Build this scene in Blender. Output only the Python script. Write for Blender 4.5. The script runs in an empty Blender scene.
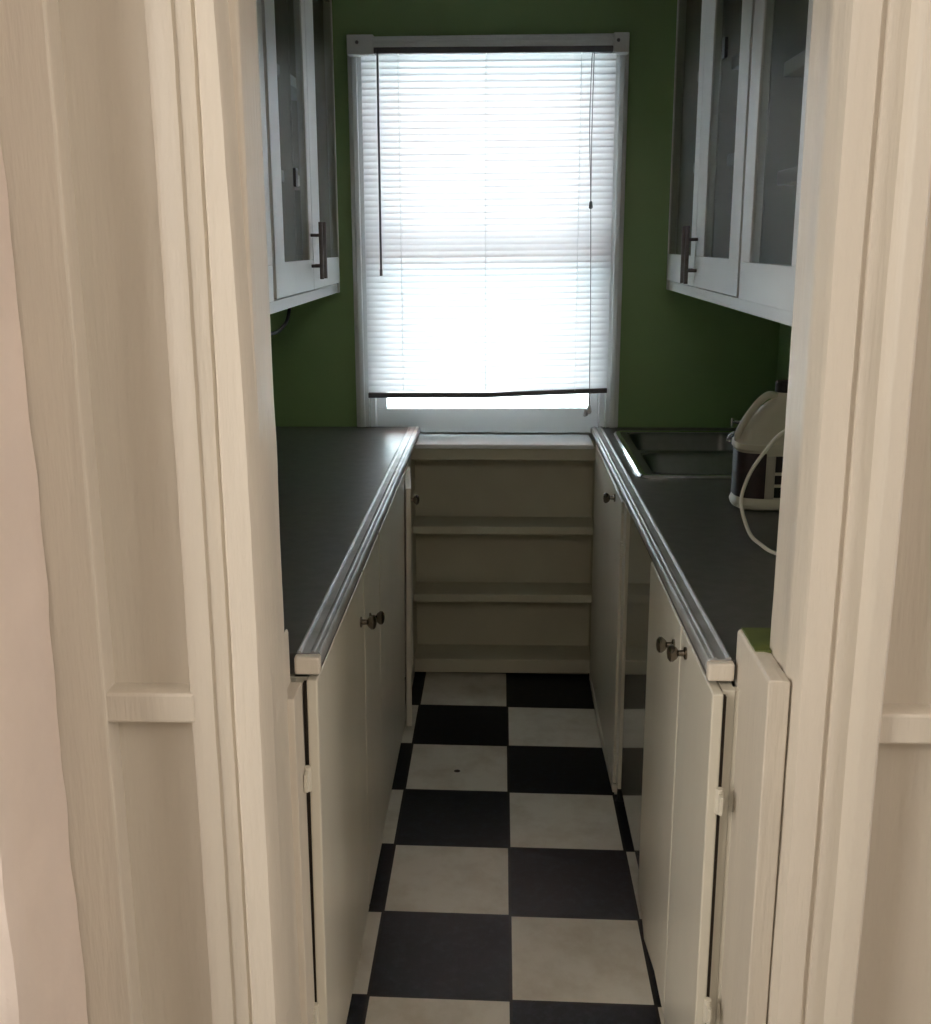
import bpy, bmesh, math, random
from mathutils import Vector, Matrix, noise
random.seed(7)
S = bpy.context.scene
COL = S.collection
PI = math.pi

# ------------------------------------------------------------------ materials
def mat(name, col, rough=.5, metal=0., vary=.08, scale=6., col2=None, bump=0., bscale=60., spec=.5, coat=0., streak=None):
    m = bpy.data.materials.new(name); m.use_nodes = True
    nt = m.node_tree; N = nt.nodes; L = nt.links
    p = N['Principled BSDF']
    p.inputs['Roughness'].default_value = rough
    p.inputs['Metallic'].default_value = metal
    p.inputs['Specular IOR Level'].default_value = spec
    p.inputs['Coat Weight'].default_value = coat
    tc = N.new('ShaderNodeTexCoord'); mp = N.new('ShaderNodeMapping')
    L.new(tc.outputs['Object'], mp.inputs['Vector'])
    if streak: mp.inputs['Scale'].default_value = streak
    nz = N.new('ShaderNodeTexNoise'); nz.inputs['Scale'].default_value = scale; nz.inputs['Detail'].default_value = 5
    L.new(mp.outputs[0], nz.inputs['Vector'])
    cr = N.new('ShaderNodeValToRGB'); cr.color_ramp.elements[0].position = .33; cr.color_ramp.elements[1].position = .67
    c2 = col2 or tuple(c*(1-vary) for c in col)
    cr.color_ramp.elements[0].color = (*c2, 1); cr.color_ramp.elements[1].color = (*col, 1)
    L.new(nz.outputs['Fac'], cr.inputs[0]); L.new(cr.outputs[0], p.inputs['Base Color'])
    if bump:
        n2 = N.new('ShaderNodeTexNoise'); n2.inputs['Scale'].default_value = bscale; n2.inputs['Detail'].default_value = 4
        L.new(mp.outputs[0], n2.inputs['Vector'])
        b = N.new('ShaderNodeBump'); b.inputs['Strength'].default_value = bump; b.inputs['Distance'].default_value = .004
        L.new(n2.outputs['Fac'], b.inputs['Height']); L.new(b.outputs[0], p.inputs['Normal'])
    return m

M = {}
M['trim'] = mat('trim_paint', (.78, .72, .625), .42, vary=.07, scale=3, bump=.35, bscale=22, streak=(6, 6, .6))
M['plaster'] = mat('plaster_paint', (.90, .79, .72), .5, vary=.1, scale=5, bump=.7, bscale=26)
M['cab'] = mat('cabinet_paint', (.78, .745, .64), .3, vary=.06, scale=3, bump=.2, bscale=10, streak=(3, 3, .7))
M['upper'] = mat('upper_cabinet_paint', (.84, .84, .82), .35, vary=.05, scale=4, bump=.2, bscale=14)
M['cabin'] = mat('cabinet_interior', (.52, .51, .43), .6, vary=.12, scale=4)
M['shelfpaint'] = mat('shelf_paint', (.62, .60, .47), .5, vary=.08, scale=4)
M['white'] = mat('window_white', (.82, .84, .84), .4, vary=.04)
M['green'] = mat('green_wall', (.29, .45, .195), .42, vary=.1, scale=3, bump=.15, bscale=80)
M['counter'] = mat('counter_laminate', (.115, .112, .105), .33, col2=(.085, .083, .078), scale=30, bump=.05, bscale=200)
M['alu'] = mat('edging_metal', (.50, .51, .52), .40, .35, vary=.3, scale=14, bump=.1, bscale=40)
M['aludark'] = mat('edging_groove', (.2, .2, .2), .45, .8, vary=.2)
M['steel'] = mat('sink_steel', (.2, .21, .21), .3, 1., vary=.1, scale=40)
M['chrome'] = mat('chrome', (.8, .8, .8), .12, 1., vary=.03)
M['bronze'] = mat('knob_metal', (.22, .19, .155), .25, 1., vary=.2, scale=40)
M['pull'] = mat('pull_metal', (.16, .14, .13), .35, 1., vary=.2, scale=40)
M['black'] = mat('black_plastic', (.012, .012, .012), .5)
M['darkgap'] = mat('gap_shade', (.03, .022, .015), .9)  # near-black colour that paints the shade inside narrow gaps
M['ceil'] = mat('ceiling_paint', (.78, .77, .74), .7, vary=.03)
M['jug'] = mat('jug_plastic', (.70, .66, .55), .35, vary=.05, scale=8)
M['maroon'] = mat('jug_label', (.05, .028, .030), .45, col2=(.026, .02, .024), scale=28)
M['label'] = mat('jug_label_pale', (.5, .46, .4), .5)
M['cord'] = mat('cord_white', (.78, .75, .66), .45, vary=.05)
M['postgreen'] = mat('green_paint_patch', (.16, .2, .05), .5, vary=.35, scale=20)
M['appl'] = mat('appliance_gloss', (.36, .36, .31), .1, vary=.03, spec=.9, coat=.6)
M['concrete'] = mat('concrete', (.6, .58, .54), .8, vary=.15)
M['roombeige'] = mat('room_wall_paint', (.70, .63, .54), .7, vary=.04)
M['drain'] = mat('drain_metal', (.25, .25, .25), .3, 1.)
M['blinddark'] = mat('blind_dark_grey', (.16, .155, .17), .5, vary=.1)  # dark grey of the blind's rails, wand and cords

def glass(name, tint, refl, rough=.02):
    m = bpy.data.materials.new(name); m.use_nodes = True
    nt = m.node_tree; N = nt.nodes; L = nt.links; N.remove(N['Principled BSDF'])
    o = N['Material Output']; t = N.new('ShaderNodeBsdfTransparent'); t.inputs[0].default_value = (*tint, 1)
    g = N.new('ShaderNodeBsdfGlossy'); g.inputs['Roughness'].default_value = .02
    f = N.new('ShaderNodeFresnel'); f.inputs[0].default_value = refl
    if rough > .1:
        f = N.new('ShaderNodeValue'); f.outputs[0].default_value = .06
    g.inputs['Roughness'].default_value = rough
    mx = N.new('ShaderNodeMixShader'); L.new(f.outputs[0], mx.inputs[0]); L.new(t.outputs[0], mx.inputs[1]); L.new(g.outputs[0], mx.inputs[2])
    L.new(mx.outputs[0], o.inputs[0]); return m
M['pane'] = glass('window_glass', (.97, .99, .98), 1.45)
M['cabglass'] = glass('cabinet_glass', (.80, .81, .77), 1.25, .38)

def slat_mat():
    m = bpy.data.materials.new('blind_slat'); m.use_nodes = True
    nt = m.node_tree; N = nt.nodes; L = nt.links; N.remove(N['Principled BSDF'])
    o = N['Material Output']; d = N.new('ShaderNodeBsdfDiffuse'); d.inputs[0].default_value = (.82, .82, .84, 1)
    t = N.new('ShaderNodeBsdfTranslucent'); t.inputs[0].default_value = (.86, .86, .88, 1)
    mx = N.new('ShaderNodeMixShader'); mx.inputs[0].default_value = .455
    L.new(d.outputs[0], mx.inputs[1]); L.new(t.outputs[0], mx.inputs[2]); L.new(mx.outputs[0], o.inputs[0]); return m
M['slat'] = slat_mat()

def floor_mat():
    m = bpy.data.materials.new('checker_tiles'); m.use_nodes = True
    nt = m.node_tree; N = nt.nodes; L = nt.links; p = N['Principled BSDF']
    T = .3048
    geo = N.new('ShaderNodeNewGeometry'); sep = N.new('ShaderNodeSeparateXYZ'); L.new(geo.outputs['Position'], sep.inputs[0])
    def math_(op, a, b=None):
        n = N.new('ShaderNodeMath'); n.operation = op
        for i, v in enumerate((a, b)):
            if v is None: continue
            if isinstance(v, (int, float)): n.inputs[i].default_value = v
            else: L.new(v, n.inputs[i])
        return n.outputs[0]
    u = math_('DIVIDE', sep.outputs[0], T)
    v = math_('DIVIDE', math_('ADD', sep.outputs[1], math_('MULTIPLY', sep.outputs[0], .028)), T)
    fu = math_('FLOOR', u); fv = math_('FLOOR', v)
    par = math_('ABSOLUTE', math_('MODULO', math_('ADD', fu, fv), 2.0))
    # joints
    def edge(w):
        fr = math_('SUBTRACT', w, math_('FLOOR', w))
        return math_('MINIMUM', fr, math_('SUBTRACT', 1.0, fr))
    e = math_('MINIMUM', edge(u), edge(v))
    joint = math_('LESS_THAN', e, .011)
    nz = N.new('ShaderNodeTexNoise'); nz.inputs['Scale'].default_value = 7; nz.inputs['Detail'].default_value = 7; nz.inputs['Roughness'].default_value = .65
    L.new(geo.outputs['Position'], nz.inputs['Vector'])
    n2 = N.new('ShaderNodeTexNoise'); n2.inputs['Scale'].default_value = 34; n2.inputs['Detail'].default_value = 6; n2.inputs['Roughness'].default_value = .7
    L.new(geo.outputs['Position'], n2.inputs['Vector'])
    def ramp(fac, a, b, p0, p1):
        r = N.new('ShaderNodeValToRGB'); r.color_ramp.elements[0].position = p0; r.color_ramp.elements[1].position = p1
        r.color_ramp.elements[0].color = (*a, 1); r.color_ramp.elements[1].color = (*b, 1); L.new(fac, r.inputs[0]); return r.outputs[0]
    wt = ramp(nz.outputs['Fac'], (.58, .53, .43), (.71, .68, .59), .33, .56)
    bk = ramp(n2.outputs['Fac'], (.004, .005, .0065), (.024, .029, .038), .48, .74)
    def mix(f, a, b):
        n = N.new('ShaderNodeMix'); n.data_type = 'RGBA'
        L.new(f, n.inputs[0]); 
        for s, x in ((6, a), (7, b)):
            if isinstance(x, tuple): n.inputs[s].default_value = (*x, 1)
            else: L.new(x, n.inputs[s])
        return n.outputs[2]
    c = mix(par, wt, bk)
    c = mix(joint, c, (.018, .016, .013))
    # a small burn mark on one of the far white tiles
    dx = math_('SUBTRACT', sep.outputs[0], -.155); dy = math_('SUBTRACT', sep.outputs[1], 1.043)
    r2 = math_('ADD', math_('MULTIPLY', dx, dx), math_('MULTIPLY', dy, dy))
    c = mix(math_('LESS_THAN', r2, .00009), c, (.05, .04, .03))
    L.new(c, p.inputs['Base Color'])
    rg = ramp(n2.outputs['Fac'], (.28,)*3, (.5,)*3, .35, .7); L.new(rg, p.inputs['Roughness'])
    p.inputs['Specular IOR Level'].default_value = .16
    b = N.new('ShaderNodeBump'); b.inputs['Strength'].default_value = .12; b.inputs['Distance'].default_value = .003
    hh = math_('SUBTRACT', n2.outputs['Fac'], math_('MULTIPLY', joint, 1.5)); L.new(hh, b.inputs['Height']); L.new(b.outputs[0], p.inputs['Normal'])
    return m
M['floor'] = floor_mat()

def brick_mat():
    m = bpy.data.materials.new('red_brick'); m.use_nodes = True
    nt = m.node_tree; N = nt.nodes; L = nt.links; p = N['Principled BSDF']; p.inputs['Roughness'].default_value = .9
    tc = N.new('ShaderNodeTexCoord'); mp = N.new('ShaderNodeMapping'); mp.inputs['Rotation'].default_value = (PI/2, 0, 0)
    L.new(tc.outputs['Object'], mp.inputs['Vector'])
    b = N.new('ShaderNodeTexBrick'); b.inputs['Scale'].default_value = 4.5
    b.inputs['Color1'].default_value = (.34, .13, .09, 1); b.inputs['Color2'].default_value = (.28, .11, .08, 1); b.inputs['Mortar'].default_value = (.5, .44, .4, 1)
    L.new(mp.outputs[0], b.inputs['Vector']); L.new(b.outputs[0], p.inputs['Base Color']); return m
M['brick'] = brick_mat()
M['stucco'] = mat('white_stucco', (.86, .86, .84), .9, vary=.04)

# ------------------------------------------------------------------ mesh helpers
def box(bm, x0, x1, y0, y1, z0, z1):
    x0, x1 = min(x0, x1), max(x0, x1); y0, y1 = min(y0, y1), max(y0, y1); z0, z1 = min(z0, z1), max(z0, z1)
    v = [bm.verts.new((x, y, z)) for x in (x0, x1) for y in (y0, y1) for z in (z0, z1)]
    for f in ((0, 1, 3, 2), (4, 6, 7, 5), (0, 4, 5, 1), (2, 3, 7, 6), (0, 2, 6, 4), (1, 5, 7, 3)):
        bm.faces.new([v[i] for i in f])
def prism(bm, poly, z0, z1, n=1, fn=None):
    """polygon (x, y) extruded along z, n segments, fn may disturb each vertex"""
    rings = []
    for k in range(n+1):
        z = z0+(z1-z0)*k/n
        rings.append([bm.verts.new(fn(x, y, z) if fn else (x, y, z)) for x, y in poly])
    q = len(poly)
    for k in range(n):
        for i in range(q):
            j = (i+1) % q
            bm.faces.new((rings[k][i], rings[k][j], rings[k+1][j], rings[k+1][i]))
    bm.faces.new(rings[0][::-1]); bm.faces.new(rings[-1])
def prism_y(bm, poly, y0, y1, skew=None, n=1):
    """polygon (x, z) extruded along y; skew(y) shifts x"""
    rings = []
    for k in range(n+1):
        y = y0+(y1-y0)*k/n; s = skew(y) if skew else 0
        rings.append([bm.verts.new((x+s, y, z)) for x, z in poly])
    q = len(poly)
    for k in range(n):
        for i in range(q):
            j = (i+1) % q
            bm.faces.new((rings[k][i], rings[k+1][i], rings[k+1][j], rings[k][j]))
    bm.faces.new(rings[0]); bm.faces.new(rings[-1][::-1])
def tube(bm, pts, r, seg=10):
    pts = [Vector(p) for p in pts]; rings = []
    up = Vector((0, 0, 1)); prev = None
    for i, p in enumerate(pts):
        t = (pts[min(i+1, len(pts)-1)]-pts[max(i-1, 0)]).normalized()
        a = prev if prev is not None else (up if abs(t.z) < .9 else Vector((1, 0, 0)))
        a = (a-t*a.dot(t)).normalized(); prev = a; b = t.cross(a)
        rr = r[i] if isinstance(r, (list, tuple)) else r
        rings.append([bm.verts.new(p+(a*math.cos(2*PI*k/seg)+b*math.sin(2*PI*k/seg))*rr) for k in range(seg)])
    for i in range(len(rings)-1):
        for k in range(seg):
            j = (k+1) % seg
            bm.faces.new((rings[i][k], rings[i][j], rings[i+1][j], rings[i+1][k]))
    bm.faces.new(rings[0][::-1]); bm.faces.new(rings[-1])
def lathe(bm, prof, org, axis, seg=20):
    """prof = (distance along axis, radius)"""
    org = Vector(org); ax = Vector(axis).normalized()
    a = Vector((0, 0, 1)) if abs(ax.z) < .9 else Vector((1, 0, 0)); a = (a-ax*a.dot(ax)).normalized(); b = ax.cross(a)
    rings = [[bm.verts.new(org+ax*d+(a*math.cos(2*PI*k/seg)+b*math.sin(2*PI*k/seg))*max(r, 1e-4)) for k in range(seg)] for d, r in prof]
    for i in range(len(rings)-1):
        for k in range(seg):
            j = (k+1) % seg
            bm.faces.new((rings[i][k], rings[i][j], rings[i+1][j], rings[i+1][k]))
    bm.faces.new(rings[0][::-1]); bm.faces.new(rings[-1])
def smooth_path(pts, n=8):
    P = [Vector(p) for p in pts]; out = []
    for i in range(len(P)-1):
        p0, p1, p2, p3 = P[max(i-1, 0)], P[i], P[i+1], P[min(i+2, len(P)-1)]
        for k in range(n):
            t = k/n
            out.append(.5*((2*p1)+(p2-p0)*t+(2*p0-5*p1+4*p2-p3)*t*t+(3*p1-p0-3*p2+p3)*t**3))
    out.append(P[-1]); return out

def wpos(o):
    v = Vector((0, 0, 0))
    while o: v = v+o.location; o = o.parent
    return v
def obj(name, bm, m, parent=None, bevel=0., smooth=False, kind=None, label=None, seg=2):
    """one mesh object from a bmesh given in world coordinates"""
    bmesh.ops.remove_doubles(bm, verts=bm.verts, dist=1e-6)
    bmesh.ops.recalc_face_normals(bm, faces=bm.faces)
    me = bpy.data.meshes.new(name)
    lo = Vector([min(v.co[i] for v in bm.verts) for i in range(3)]); hi = Vector([max(v.co[i] for v in bm.verts) for i in range(3)])
    base = Vector(((lo.x+hi.x)/2, (lo.y+hi.y)/2, lo.z))
    bmesh.ops.translate(bm, verts=bm.verts, vec=-base)
    if smooth:
        for f in bm.faces: f.smooth = True
    bm.to_mesh(me); bm.free()
    me.materials.append(M[m] if isinstance(m, str) else m)
    o = bpy.data.objects.new(name, me); COL.objects.link(o)
    o.location = base
    if parent:
        o.parent = parent; o.location = base-wpos(parent)
    if bevel:
        b = o.modifiers.new('bevel', 'BEVEL'); b.width = bevel; b.segments = seg; b.limit_method = 'ANGLE'; b.angle_limit = .6
    if smooth and not bevel:
        try: me.set_sharp_from_angle(angle=.7)
        except Exception: pass
    if kind: o['kind'] = kind
    if label: o['label'] = label
    return o
def boxes(name, bl, m, parent=None, bevel=.002, **k):
    bm = bmesh.new()
    for b in bl: box(bm, *b)
    return obj(name, bm, m, parent, bevel, **k)
def thing(name, label, cat, loc, group=None):
    o = bpy.data.objects.new(name, None); o.empty_display_size = .1; COL.objects.link(o); o.location = loc
    o['label'] = label; o['category'] = cat
    if group: o['group'] = group
    return o
def tag(o, label, cat, group=None):
    o['label'] = label; o['category'] = cat
    if group: o['group'] = group
    return o
def struct(o, label=None, cat=None):
    o['kind'] = 'structure'
    if label: o['label'] = label
    if cat: o['category'] = cat
    return o

# ------------------------------------------------------------------ the setting
YW = 1.93                      # face of the window wall
WX0, WX1, WZ0, WZ1 = -.50, .345, .875, 2.21   # window opening
struct(boxes('floor', [(-2.6, 2.4, -4.6, 2.15, -.06, 0)], 'floor', bevel=0), 'black and white checkerboard vinyl tile floor running down the galley', 'floor')
struct(boxes('ceiling', [(-2.6, 2.4, -4.6, 2.15, 2.45, 2.56)], 'ceil', bevel=0), 'pale painted ceiling above the galley', 'ceiling')
bm = bmesh.new()
for b in ((-1.06, WX0, YW, 2.15, 0, 2.45), (WX1, 1.06, YW, 2.15, 0, 2.45), (WX0, WX1, YW, 2.15, WZ1, 2.45), (WX0, WX1, 1.97, 2.15, 0, WZ0-.026)): box(bm, *b)
struct(obj('wall_back', bm, 'green'), 'dark green painted wall around the window', 'wall')
struct(boxes('wall_left', [(-1.06, -.95, -.43, YW, 0, 2.45)], 'green', bevel=0), 'dark green wall behind the left counter', 'wall')
struct(boxes('wall_right', [(.95, 1.06, -.43, YW, 0, 2.45)], 'green', bevel=0), 'dark green wall behind the right counter', 'wall')

# doorway: recessed panels, stiles and rails on both sides, casings round the opening
def wav(amp, fr, seed):
    def f(x, y, z):
        n = noise.noise(Vector((x*9+seed, y*9, z*fr)))
        m_ = noise.noise(Vector((x*9, y*9+seed, z*fr*4.3)))
        return (x+amp*n+amp*.4*m_, y+amp*.6*m_, z)
    return f
w = boxes('wall_front_left', [(-1.06, -.36, -.545, -.43, 0, 2.45), (-.672, -.588, -.588, -.54, 0, 2.45), (-.592, -.462, -.584, -.54, .897, .942)], 'trim', bevel=.004)
struct(w, 'cream painted panelled wall left of the doorway, with a narrow recessed panel and cross rail', 'wall')
w = boxes('wall_front_right', [(.39, 1.06, -.545, -.43, 0, 2.45), (.495, .84, -.584, -.54, .877, .922), (.84, 1.06, -.588, -.552, 0, 2.45)], 'trim', bevel=.004)
struct(w, 'cream painted panelled wall right of the doorway, with a recessed panel and cross rail', 'wall')
struct(boxes('wall_front_header', [(-.36, .39, -.552, -.43, 2.08, 2.45)], 'trim', bevel=.003), 'cream wall above the doorway', 'wall')
bm = bmesh.new()
pl = [(-.468, -.552), (-.468, -.578), (-.462, -.582), (-.434, -.582), (-.431, -.577), (-.411, -.577), (-.408, -.571), (-.404, -.573), (-.402, -.594), (-.398, -.598), (-.362, -.596), (-.3565, -.588), (-.3555, -.47), (-.357, -.425), (-.40, -.425), (-.40, -.552)]
wl = wav(.0012, 5, 1.3)
def lean(x, y, z):
    # the casing's inner edge bows outward towards its head
    x2, y2, z2 = wl(x, y, z)
    return (x2-(.004+max(0, z-1.3)*.022)*max(0, min(1, (x+.40)/.03)), y2, z2)
prism(bm, pl, 0, 2.08, 70, lean)
struct(obj('trim_1', bm, 'trim', smooth=True), 'moulded cream door casing on the left of the doorway', 'door casing')
bm = bmesh.new()
pr_ = [(.386, -.425), (.3845, -.47), (.387, -.505), (.3845, -.512), (.3845, -.538), (.388, -.545), (.3875, -.572), (.393, -.584), (.401, -.586), (.428, -.584), (.431, -.577), (.436, -.577), (.438, -.582), (.463, -.582), (.474, -.600), (.478, -.602), (.497, -.602), (.502, -.596), (.502, -.552), (.43, -.552), (.43, -.425)]
prism(bm, pr_, 0, 2.08, 70, wav(.0012, 5, 7.7))
struct(obj('trim_2', bm, 'trim', smooth=True), 'moulded cream door casing on the right of the doorway, beaded inner edge', 'door casing')

# near wall of the room the viewer stands in
bm = bmesh.new()
def rough(x, y, z):
    if x < -.9: return (x, y, z)
    n = noise.noise(Vector((y*6, z*3.1, 2.2)))*.006+noise.noise(Vector((y*11, z*14, 5.))) * .0035
    n2 = noise.noise(Vector((x*13, z*9, 8.)))*.004
    return (x+n, y+n2, z)
pw = [(-2.6, -.588), (-2.6, -.80)]
for k in range(5): pw.append((-.677+.004*k, -.80+.001*k))
for k in range(6): pw.append((-.655, -.785+.0385*k))
pw.append((-.662, -.588)); pw.append((-.70, -.588))
prism(bm, pw, 0, 2.45, 130, rough)
struct(obj('wall_near_left', bm, 'plaster', smooth=True), 'chipped pinkish white plaster wall end at the far left foreground', 'wall')
struct(boxes('wall_near_right', [(.86, 2.4, -.80, -.60, 0, 2.45)], 'plaster', bevel=.004), 'plaster wall right of the doorway', 'wall')
struct(boxes('wall_near_header', [(-.66, .86, -.80, -.60, 2.15, 2.45)], 'plaster', bevel=0), 'plaster wall above the doorway', 'wall')
struct(boxes('wall_room_left', [(-2.7, -2.6, -4.6, -.60, 0, 2.45)], 'roombeige', bevel=0), 'wall of the room behind the viewer', 'wall')
struct(boxes('wall_room_right', [(2.4, 2.5, -4.6, -.60, 0, 2.45)], 'roombeige', bevel=0), 'wall of the room behind the viewer', 'wall')
struct(boxes('wall_room_back', [(-2.7, 2.5, -4.7, -4.6, 0, 2.45)], 'roombeige', bevel=0), 'wall of the room behind the viewer', 'wall')

# short posts closing the counter ends
bm = bmesh.new()
prism_y(bm, [(.353, 0), (.353, .957), (.356, .961), (.372, .961), (.3845, .958), (.3845, 0)], -.558, -.344)
struct(obj('trim_3', bm, 'trim', bevel=.003), 'short cream post closing the end of the right counter', 'post')
struct(boxes('trim_4', [(.359, .43, -.424, -.344, .955, .9635), (.359, .3835, -.446, -.424, .955, .9635)], 'postgreen', bevel=.001), 'green paint patch on top of the short right post', 'ledge')
bm = bmesh.new()
box(bm, -.42, -.3495, -.43, -.3595, 0, .869); box(bm, -.42, -.368, -.43, -.3595, .86, .94)
prism_y(bm, [(-.42, .935), (-.42, .948), (-.384, .948), (-.370, .962), (-.368, .955), (-.368, .935)], -.428, -.360)
struct(obj('trim_5', bm, 'trim', bevel=.002), 'short cream post closing the end of the left counter', 'post')

# window
win = bpy.data.objects.new('window_1', None); COL.objects.link(win); win.location = (-.08, 2.0, WZ0)
struct(win, 'white double hung window in the green end wall', 'window')
fr = bmesh.new()
for b in ((-.547, WX0, 1.908, YW, .912, 2.226), (WX1, .392, 1.908, YW, .912, 2.226), (WX0, WX1, 1.908, YW, 2.19, 2.226),
          (-.535, -.515, 1.900, 1.908, .912, 2.222), (.360, .380, 1.900, 1.908, .912, 2.222),
          (WX0, WX0+.02, YW, 2.15, WZ0, WZ1), (WX1-.02, WX1, YW, 2.15, WZ0, WZ1), (WX0, WX1, YW, 2.15, WZ1-.02, WZ1), (WX0, WX1, 2.0, 2.17, WZ0-.025, WZ0+.006)): box(fr, *b)
obj('window_frame', fr, 'white', win, .003)
boxes('lower_sash', [(-.48, .325, 1.975, 2.01, .881, .968), (-.48, .325, 1.975, 2.01, 1.49, 1.535), (-.48, -.445, 1.975, 2.01, .968, 1.49), (.29, .325, 1.975, 2.01, .968, 1.49)], 'white', win, .003)
boxes('upper_sash', [(-.48, .325, 2.03, 2.065, 1.49, 1.53), (-.48, .325, 2.03, 2.065, 2.14, 2.19), (-.48, -.445, 2.03, 2.065, 1.53, 2.14), (.29, .325, 2.03, 2.065, 1.53, 2.14)], 'white', win, .003)
boxes('pane', [(-.445, .29, 1.990, 1.994, .968, 1.49)], 'pane', win, 0)
boxes('pane', [(-.445, .29, 2.045, 2.049, 1.53, 2.14)], 'pane', win, 0)

# venetian blind, mounted on the front of the window frame
YB = 1.872
bl = thing('venetian_blind', 'white horizontal slat blind lowered over the window', 'blind', (-.075, YB, 1.0))
bm = bmesh.new()
for b in ((-.452, .334, YB-.022, YB+.026, 2.183, 2.212), (-.452, .334, YB-.026, YB-.020, 2.196, 2.204)): box(bm, *b)
obj('headrail', bm, 'white', bl, .003)
boxes('headrail_underside', [(-.452, .334, YB-.018, YB+.022, 2.164, 2.183)], 'blinddark', bl, .002, label='dark grey strip under the headrail')
for x0, x1 in ((-.540, -.452), (.334, .385)):
    br = boxes('bracket', [(x0, x1, YB-.026, YB+.028, 2.160, 2.222)], 'white', bl, .003)
    bm = bmesh.new(); lathe(bm, [(0, .006), (.003, .005)], ((x0+x1)/2-.01, YB-.026, 2.198), (0, -1, 0), 10); obj('screw', bm, 'blinddark', br)
bm = bmesh.new()
NS = 53; zt, zb = 2.150, 1.062
for i in range(NS):
    t = i/(NS-1); zc = zt+(zb-zt)*t
    tilt = math.radians(63); hw = .0132
    jig = .0012*noise.noise(Vector((i*.9, 0, 3)))
    sl = (zc-1.62)*.0          # slats hang level, drooping to the left near the bottom
    rows = []
    for xi in range(9):
        fx = xi/8; x = -.497+(.843)*fx
        droop = (fx-.5)*.012*t + jig*(1 if fx > .5 else -1)*.6 - .002*math.sin(fx*PI)*t
        row = []
        for q in (-1, -.5, 0, .5, 1):
            arch = .0016*(1-q*q)
            row.append(bm.verts.new((x, YB+hw*q*math.cos(tilt)-arch*math.sin(tilt), zc+droop+hw*q*math.sin(tilt)+arch*math.cos(tilt))))
        rows.append(row)
    for a in range(8):
        for q in range(4): bm.faces.new((rows[a][q], rows[a+1][q], rows[a+1][q+1], rows[a][q+1]))
obj('slats', bm, 'slat', bl, smooth=True)
bm = bmesh.new()
v = [(-.497, 1.024, 1.042), (-.08, 1.026, 1.043), (.10, 1.034, 1.051), (.345, 1.043, 1.060)]
rr = [[bm.verts.new((x, YB+dy, z)) for dy, z in ((-.012, z0), (.012, z0), (.012, z1), (-.012, z1))] for x, z0, z1 in v]
for a in range(3):
    for k in range(4): bm.faces.new((rr[a][k], rr[a][(k+1) % 4], rr[a+1][(k+1) % 4], rr[a+1][k]))
bm.faces.new(rr[0]); bm.faces.new(rr[-1][::-1])
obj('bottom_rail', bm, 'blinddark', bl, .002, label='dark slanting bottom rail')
bm = bmesh.new(); tube(bm, [(-.439, YB-.026, 2.175), (-.440, YB-.028, 1.85), (-.441, YB-.028, 1.452)], .0036, 8); tube(bm, [(-.441, YB-.028, 1.47), (-.441, YB-.028, 1.448)], .0048, 8)
obj('tilt_wand', bm, 'blinddark', bl, smooth=True, label='dark grey tilt wand')
bm = bmesh.new(); tube(bm, smooth_path([(.266, YB-.024, 2.17), (.262, YB-.024, 1.95), (.272, YB-.024, 1.68), (.280, YB-.024, 1.3), (.283, YB-.024, 1.0)], 5), .0013, 6)
tube(bm, smooth_path([(.272, YB-.025, 2.17), (.270, YB-.025, 1.9), (.272, YB-.025, 1.68)], 5), .0013, 6)
cd = obj('lift_cord', bm, 'blinddark', bl, smooth=True)
bm = bmesh.new(); lathe(bm, [(0, .002), (.005, .005), (.022, .007), (.026, .004)], (.272, YB-.024, 1.694), (0, 0, -1), 10); obj('cord_stop', bm, 'blinddark', cd, smooth=True)
bm = bmesh.new(); lathe(bm, [(0, .002), (.008, .006), (.028, .0095), (.034, .004)], (.283, YB-.024, 1.005), (0, 0, -1), 10); lathe(bm, [(0, .002), (.008, .005), (.026, .008), (.03, .004)], (.270, YB-.024, .99), (0, 0, -1), 10)
obj('tassel', bm, 'white', cd, smooth=True)
for x in (-.372, -.082, .232):
    bm = bmesh.new()
    for dy in (-.0135, .0135): tube(bm, [(x, YB+dy, 2.165), (x, YB+dy, 1.05)], .0008, 5)
    obj('ladder_cord', bm, 'white', bl)

# outside
nh = thing('neighbour_house', 'pale house wall with red brick upper part seen through the blind', 'house', (0, 6.2, -.5))
boxes('wall', [(-6, 6, 6.0, 6.4, -.5, 2.38)], 'stucco', nh, .01)
boxes('brick_storey', [(-6, 6, 5.94, 6.4, 2.38, 5.5)], 'brick', nh, .01, label='red brick upper part')
struct(boxes('floor_outside', [(-8, 8, 2.15, 6.0, -.55, -.5)], 'concrete', bevel=0), 'pale concrete yard outside the window', 'ground')

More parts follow.
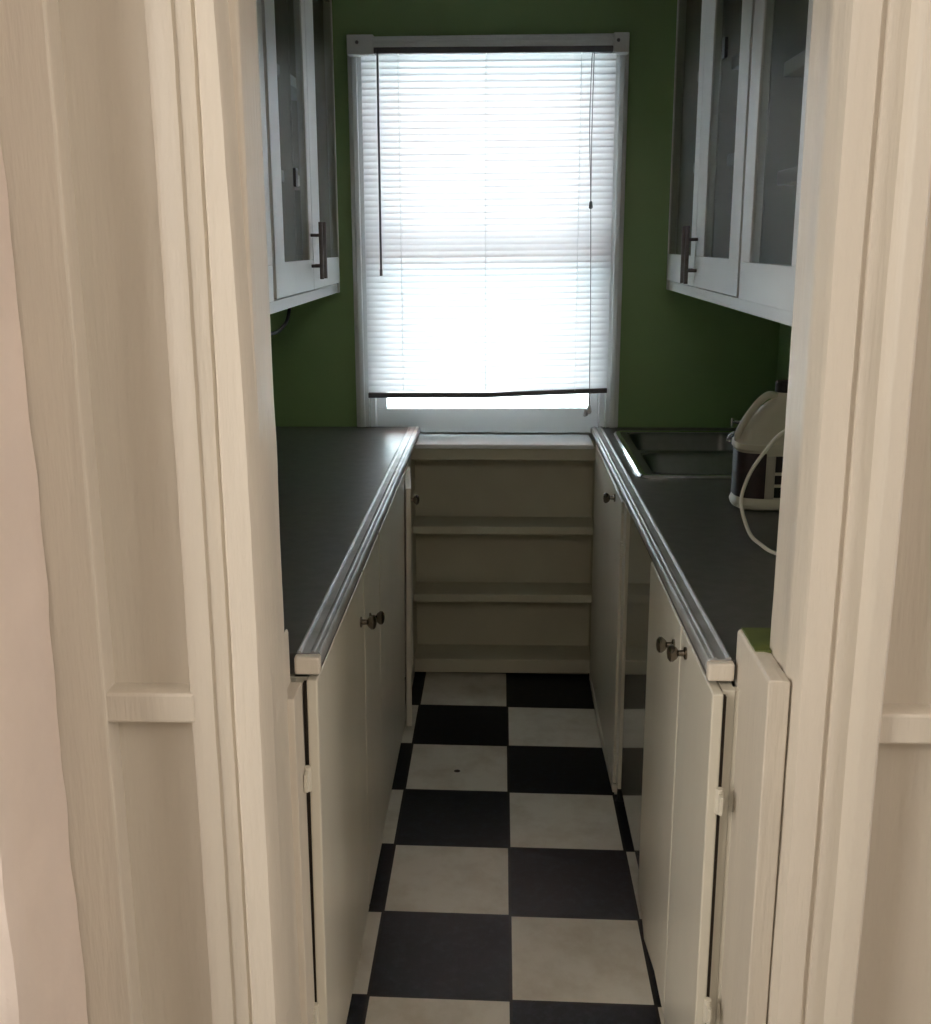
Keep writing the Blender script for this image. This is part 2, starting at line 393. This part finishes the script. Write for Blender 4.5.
# ------------------------------------------------------------------ base cabinets
def knob(x, y, z, dirx, parent):
    bm = bmesh.new()
    lathe(bm, [(0, .0115), (.003, .0115), (.005, .006), (.014, .0055), (.018, .011), (.024, .0155), (.029, .0155), (.033, .011), (.0345, .004)], (x, y, z), (dirx, 0, 0), 18)
    return obj('knob', bm, 'bronze', parent, smooth=True, label='dark metal round knob')
def hinge(x, y, z, parent):
    bm = bmesh.new()
    tube(bm, [(x, y, z-.022), (x, y, z+.022)], .0065, 10)
    box(bm, x-.003, x+.003, y-.02, y+.02, z-.016, z+.016)
    return obj('hinge', bm, 'cab', parent, bevel=.001, label='painted over butt hinge')
GB = 'base cabinets under the counters'
LX, RX = -.324, .307      # fronts of the doors left and right
def carcass(side, y0, y1, parent, z1=.872, top_rail=.84, splits=()):
    s = 1 if side == 'R' else -1; xf = (RX if s > 0 else -LX)+.019
    B = [(s*xf, s*.945, y0, y0+.018, 0, z1), (s*xf, s*.945, y1-.018, y1, 0, z1), (s*(xf+.02), s*.945, y0, y1, .06, .078), (s*.93, s*.945, y0, y1, 0, z1),
         (s*xf, s*(xf+.02), y0, y1, top_rail, z1), (s*xf, s*(xf+.02), y0, y1, 0, .05), (s*xf, s*(xf+.02), y0, y0+.03, 0, z1), (s*xf, s*(xf+.02), y1-.03, y1, 0, z1)]
    for q in splits: B.append((s*xf, s*(xf+.02), q-.02, q+.02, 0, z1))
    return boxes('carcass', B, 'cab', parent, .0015)

c1 = thing('base_cabinet', 'cream two-door base cabinet at the near end of the left counter', 'cabinet', (-.64, .13, 0), GB)
carcass('L', -.345, .572, c1, splits=(.258,))
d = boxes('door', [(LX-.018, LX, -.362, .253, .05, .8725)], 'cab', c1, .003); knob(LX, .192, .777, 1, d); 
for z in (.70, .245): hinge(LX-.020, -.366, z, d)
d = boxes('door', [(LX-.018, LX, .261, .565, .05, .8725)], 'cab', c1, .003); knob(LX, .352, .731, 1, d)
boxes('gap_shade_strip', [(LX-.0245, LX-.0185, -.3575, -.346, .036, .866)], 'darkgap', c1, 0, label='dark strip painting the shade in the gap behind the door')  # painted shade: dark filler where the gap beside the left door is
boxes('kick_strip', [(LX-.040, LX-.021, -.345, .57, 0, .034)], 'cab', c1, .003)

c2 = thing('base_cabinet', 'cream base cabinet at the window end of the left counter, narrow door ajar', 'cabinet', (-.64, 1.22, 0), GB)
carcass('L', .578, 1.795, c2, splits=(1.305,), top_rail=.80)
d = boxes('door', [(LX-.018, LX, .585, 1.287, .05, .8725)], 'cab', c2, .003)
# ajar narrow door, hinged at its far edge
bm = bmesh.new(); box(bm, -.009, .009, -.34, 0, .012, .815)
bmesh.ops.rotate(bm, verts=bm.verts, cent=(0, 0, 0), matrix=Matrix.Rotation(math.radians(5.2), 3, 'Z'))
bmesh.ops.translate(bm, verts=bm.verts, vec=(LX-.021, 1.668, 0))
d = obj('door', bm, 'cab', c2, .003, label='narrow door standing ajar'); knob(LX+.009, 1.345, .775, 1, d)
boxes('kick_strip', [(LX-.040, LX-.021, .58, 1.29, 0, .034)], 'cab', c2, .003)

c3 = thing('base_cabinet', 'cream two-door base cabinet at the near end of the right counter', 'cabinet', (.64, 0, 0), GB)
carcass('R', -.385, .350, c3, splits=(-.09,))
d = boxes('door', [(RX, RX+.018, -.402, -.094, .04, .8725)], 'cab', c3, .003); knob(RX, -.155, .846, -1, d)
for z in (.69, .30): hinge(RX+.019, -.405, z, d)
d = boxes('door', [(RX, RX+.018, -.086, .342, .04, .8725)], 'cab', c3, .003); knob(RX, -.022, .812, -1, d)
boxes('gap_shade_strip', [(RX+.0185, RX+.0235, -.3975, -.386, .041, .866)], 'darkgap', c3, 0, label='dark strip painting the shade in the gap behind the door')  # dark sliver added to paint the shade of the right door gap
bm = bmesh.new(); prism(bm, [(RX+.006, .30), (RX+.001, .22), (RX+.012, .06), (RX+.013, -.06), (RX+.0175, -.06), (RX+.0175, .30)], 0, .036)
obj('kick_strip', bm, 'cab', c3, .002, label='warped loose strip at the floor')

c4 = thing('base_cabinet', 'cream sink base cabinet at the window end of the right counter', 'cabinet', (.64, 1.37, 0), GB)
carcass('R', .92, 1.795, c4)
d = boxes('door', [(RX-.004, RX+.014, .92, 1.785, .03, .8725)], 'cab', c4, .003); knob(RX-.004, 1.09, .843, -1, d)
for z in (.74, .12): hinge(RX, .908, z, d)
boxes('stile', [(RX+.002, RX+.03, .845, .912, .05, .8725)], 'cab', c4, .002)
bm = bmesh.new(); prism(bm, [(RX-.006, 1.78), (RX-.010, 1.3), (RX-.004, .92), (RX+.015, .92), (RX+.015, 1.78)], 0, .026); obj('kick_strip', bm, 'cab', c4, .002)

ap = thing('built_in_appliance', 'glossy panel between the two right base cabinets mirroring the floor tiles', 'appliance', (.64, .54, 0))
boxes('body', [(RX+.055, .93, .362, .835, .03, .8725)], 'black', ap, .003, label='dark body')
boxes('front_panel', [(RX+.006, RX+.035, .356, .800, .075, .8725)], 'appl', ap, .004, label='glossy front panel')
bm = bmesh.new(); tube(bm, [(RX+.016, .87, 0), (RX+.016, .87, .05)], .012, 10); tube(bm, [(RX+.016, .87, .0), (RX+.016, .87, .006)], .018, 12)
obj('foot', bm, 'black', c4, smooth=True, label='black foot at the floor')

def lean_out(root, amt):
    # the old cabinet fronts are not plumb: their feet stand a little further back
    for ch in list(root.children)+[g for c_ in root.children for g in c_.children]:
        if ch.type != 'MESH' or ch.name.startswith('carcass'): continue
        z0 = wpos(ch).z
        for v_ in ch.data.vertices: v_.co.x += amt*(1-(z0+v_.co.z)/.88)
lean_out(c1, -.006); lean_out(c2, -.010)

# shelf unit below the window
su = thing('shelf_unit', 'low cream open shelf unit below the window', 'shelf', (-.01, 1.88, 0))
SX0, SX1, SY, SB = -.343, .312, 1.80, 1.965
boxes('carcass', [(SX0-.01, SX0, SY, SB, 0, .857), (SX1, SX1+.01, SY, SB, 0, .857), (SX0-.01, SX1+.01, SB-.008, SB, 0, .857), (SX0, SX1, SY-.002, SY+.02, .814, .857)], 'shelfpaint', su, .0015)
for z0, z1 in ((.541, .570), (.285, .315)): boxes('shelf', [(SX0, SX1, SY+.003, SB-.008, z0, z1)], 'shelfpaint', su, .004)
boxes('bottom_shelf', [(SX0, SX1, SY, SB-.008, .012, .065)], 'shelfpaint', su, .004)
bm = bmesh.new(); box(bm, -.328, .296, 1.772, 2.0, .858, .8745)
obj('top_board', bm, 'white', su, .004, label='white sill board on top')

# ------------------------------------------------------------------ counters
def counter(side, y0, y1, label):
    s = 1 if side == 'R' else -1
    nose = .304 if s > 0 else .319
    sk = (lambda y: -.008*(y-y0)/(y1-y0)) if s > 0 else (lambda y: 0)
    root = thing('countertop', label, 'countertop', (s*.63, (y0+y1)/2, .872), 'dark laminate countertops')
    bm = bmesh.new()
    if s < 0: prism_y(bm, [(-.948, .8735), (-.948, .910), (-nose-.006, .910), (-nose-.006, .8735)], y0+.012, y1)
    else:
        # slab with the sink cut out
        for (xa, xb, ya, yb) in ((nose+.006-.008, .948, y0+.012, 1.06), (nose+.006-.008, .385, 1.06, 1.775), (.835, .948, 1.06, 1.775), (nose+.006-.008, .948, 1.775, y1)):
            box(bm, xa+.008, xb, ya, yb, .8735, .910)
    obj('slab', bm, 'counter', root, .001)
    # ribbed metal edging
    n = nose
    pf = [(n+.041, .910), (n+.041, .9135), (n+.038, .9150), (n+.034, .9135), (n+.033, .9112), (n+.019, .9112), (n+.017, .9135), (n+.013, .9140), (n+.011, .9120), (n+.007, .9120), (n+.0045, .9125), (n+.0015, .9080), (n, .9020), (n, .894), (n+.002, .890), (n+.006, .890), (n+.007, .909)]
    bm = bmesh.new(); prism_y(bm, [(s*x, z) for x, z in pf], y0+.012, y1-.003, sk, 24)
    obj('edging', bm, 'alu', root, .0005, label='ribbed bright metal edging', seg=1)
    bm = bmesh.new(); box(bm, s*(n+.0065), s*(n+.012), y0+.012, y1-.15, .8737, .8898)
    obj('nosing_shade_strip', bm, 'darkgap', root, label='dark strip painting the gap shade under the metal edging')  # stands in for the shadow line below the nosing, put in as colour
    bm = bmesh.new(); box(bm, s*(n+.001), s*(n+.043), y0-.008, y0+.0115, .880, .911)
    obj('end_cap', bm, 'trim', root, .004, label='cream painted end block')
    return root
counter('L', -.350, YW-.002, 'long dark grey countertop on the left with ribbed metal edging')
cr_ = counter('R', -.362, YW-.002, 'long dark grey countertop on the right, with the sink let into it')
# sink
sk = thing('sink', 'double bowl stainless steel sink set in the right counter', 'sink', (.61, 1.42, .74))
def rrect(x0, x1, y0, y1, r, n=6):
    out = []
    for cx_, cy_, a0 in ((x1-r, y1-r, 0), (x0+r, y1-r, 90), (x0+r, y0+r, 180), (x1-r, y0+r, 270)):
        for k in range(n+1):
            a = math.radians(a0+90*k/n); out.append((cx_+r*math.cos(a), cy_+r*math.sin(a)))
    return out
RIM = (.362, .862, 1.035, 1.80)
BOWLS = ((.408, .775, 1.075, 1.385), (.408, .775, 1.435, 1.760))
bm = bmesh.new()
z = .9185
# deck as strips around the two bowls
for b in ((.362+.02, .408, 1.055, 1.78, .9125, z), (.775, .842, 1.055, 1.78, .9125, z), (.408, .775, 1.055, 1.075, .9125, z), (.408, .775, 1.385, 1.435, .9125, z), (.408, .775, 1.760, 1.78, .9125, z)): box(bm, *b)
obj('deck', bm, 'steel', sk)
bm = bmesh.new()
o1 = rrect(*RIM, .035); o2 = rrect(RIM[0]+.006, RIM[1]-.006, RIM[2]+.006, RIM[3]-.006, .03); o3 = rrect(RIM[0]+.022, RIM[1]-.022, RIM[2]+.022, RIM[3]-.022, .018)
rs = [[bm.verts.new((x, y, zz)) for x, y in o] for o, zz in ((o1, .9105), (o1, .914), (o2, .9205), (o3, .9190), (o3, .9105))]
for i in range(4):
    for k in range(len(o1)):
        j = (k+1) % len(o1); bm.faces.new((rs[i][k], rs[i][j], rs[i+1][j], rs[i+1][k]))
obj('rim', bm, 'chrome', sk, smooth=True, label='bright raised rim')
for (x0, x1, y0, y1) in BOWLS:
    bm = bmesh.new()
    rs = []
    for ins, zz, r in ((-.004, .9188, .05), (0, .9175, .05), (.006, .905, .05), (.012, .80, .05), (.03, .762, .045), (.06, .756, .04)):
        rs.append([bm.verts.new((x, y, zz)) for x, y in rrect(x0+ins, x1-ins, y0+ins, y1-ins, r)])
    n = len(rs[0])
    for i in range(len(rs)-1):
        for k in range(n):
            j = (k+1) % n; bm.faces.new((rs[i][k], rs[i][j], rs[i+1][j], rs[i+1][k]))
    bm.faces.new(rs[-1])
    b = obj('bowl', bm, 'steel', sk, smooth=True)
    bm = bmesh.new(); lathe(bm, [(0, .042), (.003, .042), (.004, .034), (.001, .03), (.0012, .002)], ((x0+x1)/2, (y0+y1)/2, .757), (0, 0, 1), 20)
    obj('drain', bm, 'drain', b, smooth=True)
# faucet
fa = thing('faucet', 'chrome kitchen faucet behind the white jug at the sink', 'faucet', (.845, 1.41, .9195))
bm = bmesh.new(); lathe(bm, [(0, .028), (.01, .028), (.016, .02), (.07, .018), (.085, .012)], (.825, 1.41, .9200), (0, 0, 1), 18); obj('body', bm, 'chrome', fa, smooth=True)
bm = bmesh.new(); tube(bm, smooth_path([(.82, 1.41, .965), (.78, 1.44, .975), (.735, 1.48, .968), (.712, 1.497, .955), (.708, 1.50, .938)], 5), [.011]*20+[.012], 12); obj('spout', bm, 'chrome', fa, smooth=True)
bm = bmesh.new(); tube(bm, [(.825, 1.41, 1.0), (.79, 1.44, 1.012), (.73, 1.487, 1.0)], .006, 10); tube(bm, [(.713, 1.50, .985), (.713, 1.50, 1.012)], .0055, 10); tube(bm, [(.733, 1.485, 1.0), (.713, 1.50, 1.0)], .005, 8)
obj('lever', bm, 'chrome', fa, smooth=True)

# jug
JX, JY, JZ = .652, .72, .9105
jg = thing('jug', 'off white plastic gallon jug with dark maroon label on the right counter', 'jug', (JX, JY, JZ))
def loft(bm, secs, n=36, e=3.2):
    rs = []
    for zz, hx, hy, ox, oy in secs:
        ring = []
        for k in range(n):
            a = 2*PI*k/n; c, s_ = math.cos(a), math.sin(a)
            ee = e if hx > .04 else 2
            rad = (abs(c)**ee+abs(s_)**ee)**(-1/ee)
            ring.append(bm.verts.new((JX+ox+hx*rad*c, JY+oy+hy*rad*s_, zz)))
        rs.append(ring)
    for i in range(len(rs)-1):
        for k in range(n):
            j = (k+1) % n; bm.faces.new((rs[i][k], rs[i][j], rs[i+1][j], rs[i+1][k]))
    bm.faces.new(rs[0][::-1]); bm.faces.new(rs[-1])
bm = bmesh.new()
loft(bm, [(JZ, .082, .060, 0, 0), (JZ+.006, .094, .070, 0, 0), (JZ+.016, .097, .073, 0, 0), (JZ+.026, .093, .069, 0, 0), (JZ+.03, .092, .068, 0, 0), (JZ+.148, .092, .068, 0, 0), (JZ+.154, .097, .073, 0, 0), (JZ+.168, .097, .073, 0, 0),
          (JZ+.178, .088, .064, .003, 0), (JZ+.205, .078, .053, .004, 0), (JZ+.235, .060, .042, .010, 0), (JZ+.262, .040, .031, .017, 0), (JZ+.276, .024, .024, .024, 0), (JZ+.282, .022, .022, .024, 0), (JZ+.292, .019, .019, .024, 0)])
obj('body', bm, 'jug', jg, smooth=True)
bm = bmesh.new(); tube(bm, smooth_path([(JX-.086, JY-.01, JZ+.160), (JX-.088, JY-.01, JZ+.185), (JX-.070, JY-.01, JZ+.225), (JX-.042, JY-.008, JZ+.264), (JX-.016, JY, JZ+.282), (JX+.008, JY, JZ+.276)], 6), .0095, 12)
obj('handle', bm, 'jug', jg, smooth=True)
bm = bmesh.new(); lathe(bm, [(0, .024), (.004, .025), (.024, .025), (.028, .021), (.029, .004)], (JX+.024, JY, JZ+.290), (0, 0, 1), 24); obj('cap', bm, 'black', jg, smooth=True, label='black screw cap')
def wrap(name, m, u0, u1, z0, z1, off, parent):
    bm = bmesh.new(); n = 16; rows = []
    for k in range(n+1):
        a = u0+(u1-u0)*k/n; a = math.radians(a); c, s_ = math.cos(a), math.sin(a); e = 3.2
        rad = (abs(c)**e+abs(s_)**e)**(-1/e)
        rows.append([bm.verts.new((JX+(.092+o)*rad*c, JY+(.068+o)*rad*s_, zz)) for o, zz in ((off-.0008, z0), (off, z0), (off, z1), (off-.0008, z1))])
    for k in range(n):
        for q in range(4): bm.faces.new((rows[k][q], rows[k+1][q], rows[k+1][(q+1) % 4], rows[k][(q+1) % 4]))
    bm.faces.new(rows[0]); bm.faces.new(rows[-1][::-1])
    return obj(name, bm, m, parent, smooth=True)
lb = wrap('label', 'maroon', 165, 253, JZ+.033, JZ+.146, .0012, jg); lb['label'] = 'dark maroon paper label'
wrap('label', 'label', 253.5, 266, JZ+.033, JZ+.140, .0012, jg)['label'] = 'pale label strip'
wrap('label', 'maroon', 266.5, 345, JZ+.100, JZ+.140, .0012, jg)['label'] = 'dark maroon label block'
wrap('label', 'maroon', 266.5, 345, JZ+.070, JZ+.092, .0012, jg)['label'] = 'dark maroon label block'
wrap('label', 'black', 266.5, 345, JZ+.036, JZ+.062, .0012, jg)['label'] = 'dark label block'

# white cord looping on the right counter
bm = bmesh.new()
tube(bm, smooth_path([(.72, .21, .9145), (.62, .225, .9148), (.557, .25, .919), (.531, .275, .931), (.513, .30, .947), (.503, .34, .985), (.504, .365, 1.013), (.519, .385, 1.05), (.538, .40, 1.08), (.568, .412, 1.118), (.60, .42, 1.150), (.66, .43, 1.175), (.76, .44, 1.15), (.85, .45, 1.06), (.90, .46, .96), (.93, .47, .916)], 6), .0042, 10)
tag(obj('cord', bm, 'cord', smooth=True), 'stiff white cord looping up from the right countertop before the jug', 'cord')

# ------------------------------------------------------------------ wall cabinets
GW = 'glazed wall cabinets'
def bar_pull(x, y, z0, z1, s, parent):
    bm = bmesh.new(); xo = x-s*.030
    tube(bm, [(xo, y, z0), (xo, y, z1)], .0062, 12)
    for zz in (z0+.038, z1-.038): tube(bm, [(x+s*.001, y, zz), (xo, y, zz)], .0048, 10)
    return obj('pull', bm, 'pull', parent, smooth=True, label='dark metal bar pull')
def wall_cabinet(side, label, xf, doors, zb, shelves, pz=1.435):
    s = 1 if side == 'R' else -1
    y0, y1 = .06, 1.925; zt = 2.449; xw = s*.949; xc = s*(xf+.02)
    r = thing('wall_cabinet', label, 'cabinet', (s*.77, (y0+y1)/2, zb), GW)
    B = [(xc, xw, y0, y0+.018, zb, zt), (xc, xw, y1-.012, y1, zb, zt), (xc, xw, y0, y1, zb+.018, zb+.036), (xc, xw, y0, y1, 2.42, zt), (s*.937, xw, y0, y1, zb, zt)]
    for q in [dd[0] for dd in doors[:-1]]: B.append((s*(xf+.04), xw, q-.012, q+.006, zb+.03, 2.42))
    boxes('carcass', B, 'cabin', r, .001, label='grey-olive interior boards')  # inside boards in their own grey-olive colour
    F = [(s*xf, s*(xf+.02), y0, y1, zb, zb+.030), (s*xf, s*(xf+.02), y0, y1, 2.405, zt), (s*(xf-.006), s*(xf+.02), y1-.026, y1, zb, zt), (s*xf, s*(xf+.3), y0, y1, zb, zb+.017)]
    boxes('face_frame', F, 'upper', r, .002)
    for (ya, yb, zz) in shelves: boxes('shelf', [(s*(xf+.065), s*.936, ya, yb, zz-.016, zz+.016)], 'upper', r, .002)
    for (ya, yb, na, nb, zd, pulls, latch) in doors:
        x0, x1 = s*(xf-.010), s*(xf+.012)
        za = zd+.088
        d = boxes('door', [(x0, x1, ya, yb, zd, za), (x0, x1, ya, yb, 2.33, 2.40), (x0, x1, ya, na, za, 2.33), (x0, x1, nb, yb, za, 2.33)], 'upper', r, .002)
        boxes('glass', [(s*(xf-.0075), s*(xf-.0045), na-.004, nb+.004, za-.004, 2.334)], 'cabglass', d, 0)
        for p in pulls: bar_pull(s*(xf-.010), p, pz, pz+.165, s, d)
        if latch: boxes('latch', [(s*(xf-.0125), s*(xf-.004), latch[0], latch[0]+.035, latch[1], latch[1]+.05)], 'black', d, .002, label='small black catch')
    return r
RZ, LZ = 1.397, 1.389
wall_cabinet('R', 'white glass-door wall cabinet over the sink side, clear view of its shelves', .553,
    [(1.341, 1.902, 1.42, 1.892, RZ+.034, (1.372,), None), (.722, 1.336, .84, 1.20, RZ+.034, (1.305,), (1.02, 2.02)), (.10, .700, .22, .598, RZ+.03, (), None)], RZ,
    [(.10, .70, 1.706), (.10, .70, 1.945), (.74, 1.32, 1.787), (.74, 1.32, 2.047), (1.35, 1.90, 1.80), (1.35, 1.90, 2.09)], 1.44)
wall_cabinet('L', 'white glass-door wall cabinet over the left counter', .602,
    [(1.358, 1.902, 1.50, 1.892, LZ+.034, (1.388,), None), (.782, 1.353, .905, 1.295, LZ+.034, (1.322,), (1.10, 1.71)), (.12, .745, .22, .645, LZ+.03, (), None)], LZ,
    [(.10, .74, 1.72), (.10, .74, 2.02), (.80, 1.34, 1.75), (.80, 1.34, 2.04), (1.38, 1.90, 1.75), (1.38, 1.90, 2.04)], 1.455)
bm = bmesh.new(); tube(bm, smooth_path([(-.75, 1.80, 1.391), (-.75, 1.78, 1.345), (-.75, 1.74, 1.312), (-.752, 1.67, 1.290), (-.76, 1.52, 1.278), (-.80, 1.3, 1.30), (-.86, 1.1, 1.36), (-.88, 1.05, 1.391)], 6), .006, 8)
tag(obj('cable', bm, 'black', smooth=True), 'thin black cable sagging below the left wall cabinet', 'cable')

# ------------------------------------------------------------------ light
def light(name, kind, loc, energy, col=(1, 1, 1), rot=None, target=None, **k):
    l = bpy.data.lights.new(name, kind); l.energy = energy; l.color = col
    for a, b in k.items(): setattr(l, a, b)
    o = bpy.data.objects.new(name, l); COL.objects.link(o); o.location = loc
    if target is not None: o.rotation_euler = (Vector(target)-Vector(loc)).to_track_quat('-Z', 'Y').to_euler()
    if rot: o.rotation_euler = rot
    return o
light('sun', 'SUN', (0, -2, 8), 20.0, (1, .97, .92), target=(-.8, 3.2, 2.6), angle=.01)
light('room_key_left', 'AREA', (-1.85, -2.05, 1.65), 23, (1, .935, .86), target=(.5, -.5, 1.1), shape='RECTANGLE', size=.8, size_y=1.3)  # unseen area light added to light the doorway from the left
light('room_fill_right', 'AREA', (2.2, -1.6, 1.45), 13, (1, .90, .83), target=(-.6, -.7, 1.2), shape='RECTANGLE', size=.6, size_y=1.5)  # added light out of view, brightens the left plaster reveal
light('room_fill_top', 'POINT', (.2, -2.5, 2.25), 11, (1, .90, .78), shadow_soft_size=.12)  # unseen point light added to lift the near floor and casings
p = light('window_portal', 'AREA', (-.08, 2.14, 1.54), 1, rot=(-PI/2, 0, 0), shape='RECTANGLE', size=.84, size_y=1.3)
p.data.cycles.is_portal = True

W = bpy.data.worlds.new('world'); S.world = W; W.use_nodes = True
bg = W.node_tree.nodes['Background']; bg.inputs[0].default_value = (.54, .78, 1.0, 1); bg.inputs[1].default_value = 8.2

# ------------------------------------------------------------------ camera
f_px, pitch, yaw, roll = 1108.27, .240908613, -.0322597302, .00275209389
fw = Vector((math.sin(yaw)*math.cos(pitch), math.cos(yaw)*math.cos(pitch), -math.sin(pitch)))
r = Vector((math.cos(yaw), -math.sin(yaw), 0)); d = fw.cross(r)
c, s = math.cos(roll), math.sin(roll); r2 = c*r+s*d; d2 = -s*r+c*d
cam = bpy.data.cameras.new('camera'); co = bpy.data.objects.new('camera', cam); COL.objects.link(co)
Mx = Matrix(((r2.x, -d2.x, -fw.x), (r2.y, -d2.y, -fw.y), (r2.z, -d2.z, -fw.z))).to_4x4()
Mx.translation = Vector((-.0280568976, -2.03775781, 1.56788996)); co.matrix_world = Mx
cam.sensor_fit = 'HORIZONTAL'; cam.sensor_width = 36; cam.lens = 36*f_px/931; cam.clip_start = .02
S.camera = co
S.view_settings.view_transform = 'Standard'; S.view_settings.look = 'None'; S.view_settings.gamma = 1; S.view_settings.use_curve_mapping = False
S.view_settings.exposure = .38
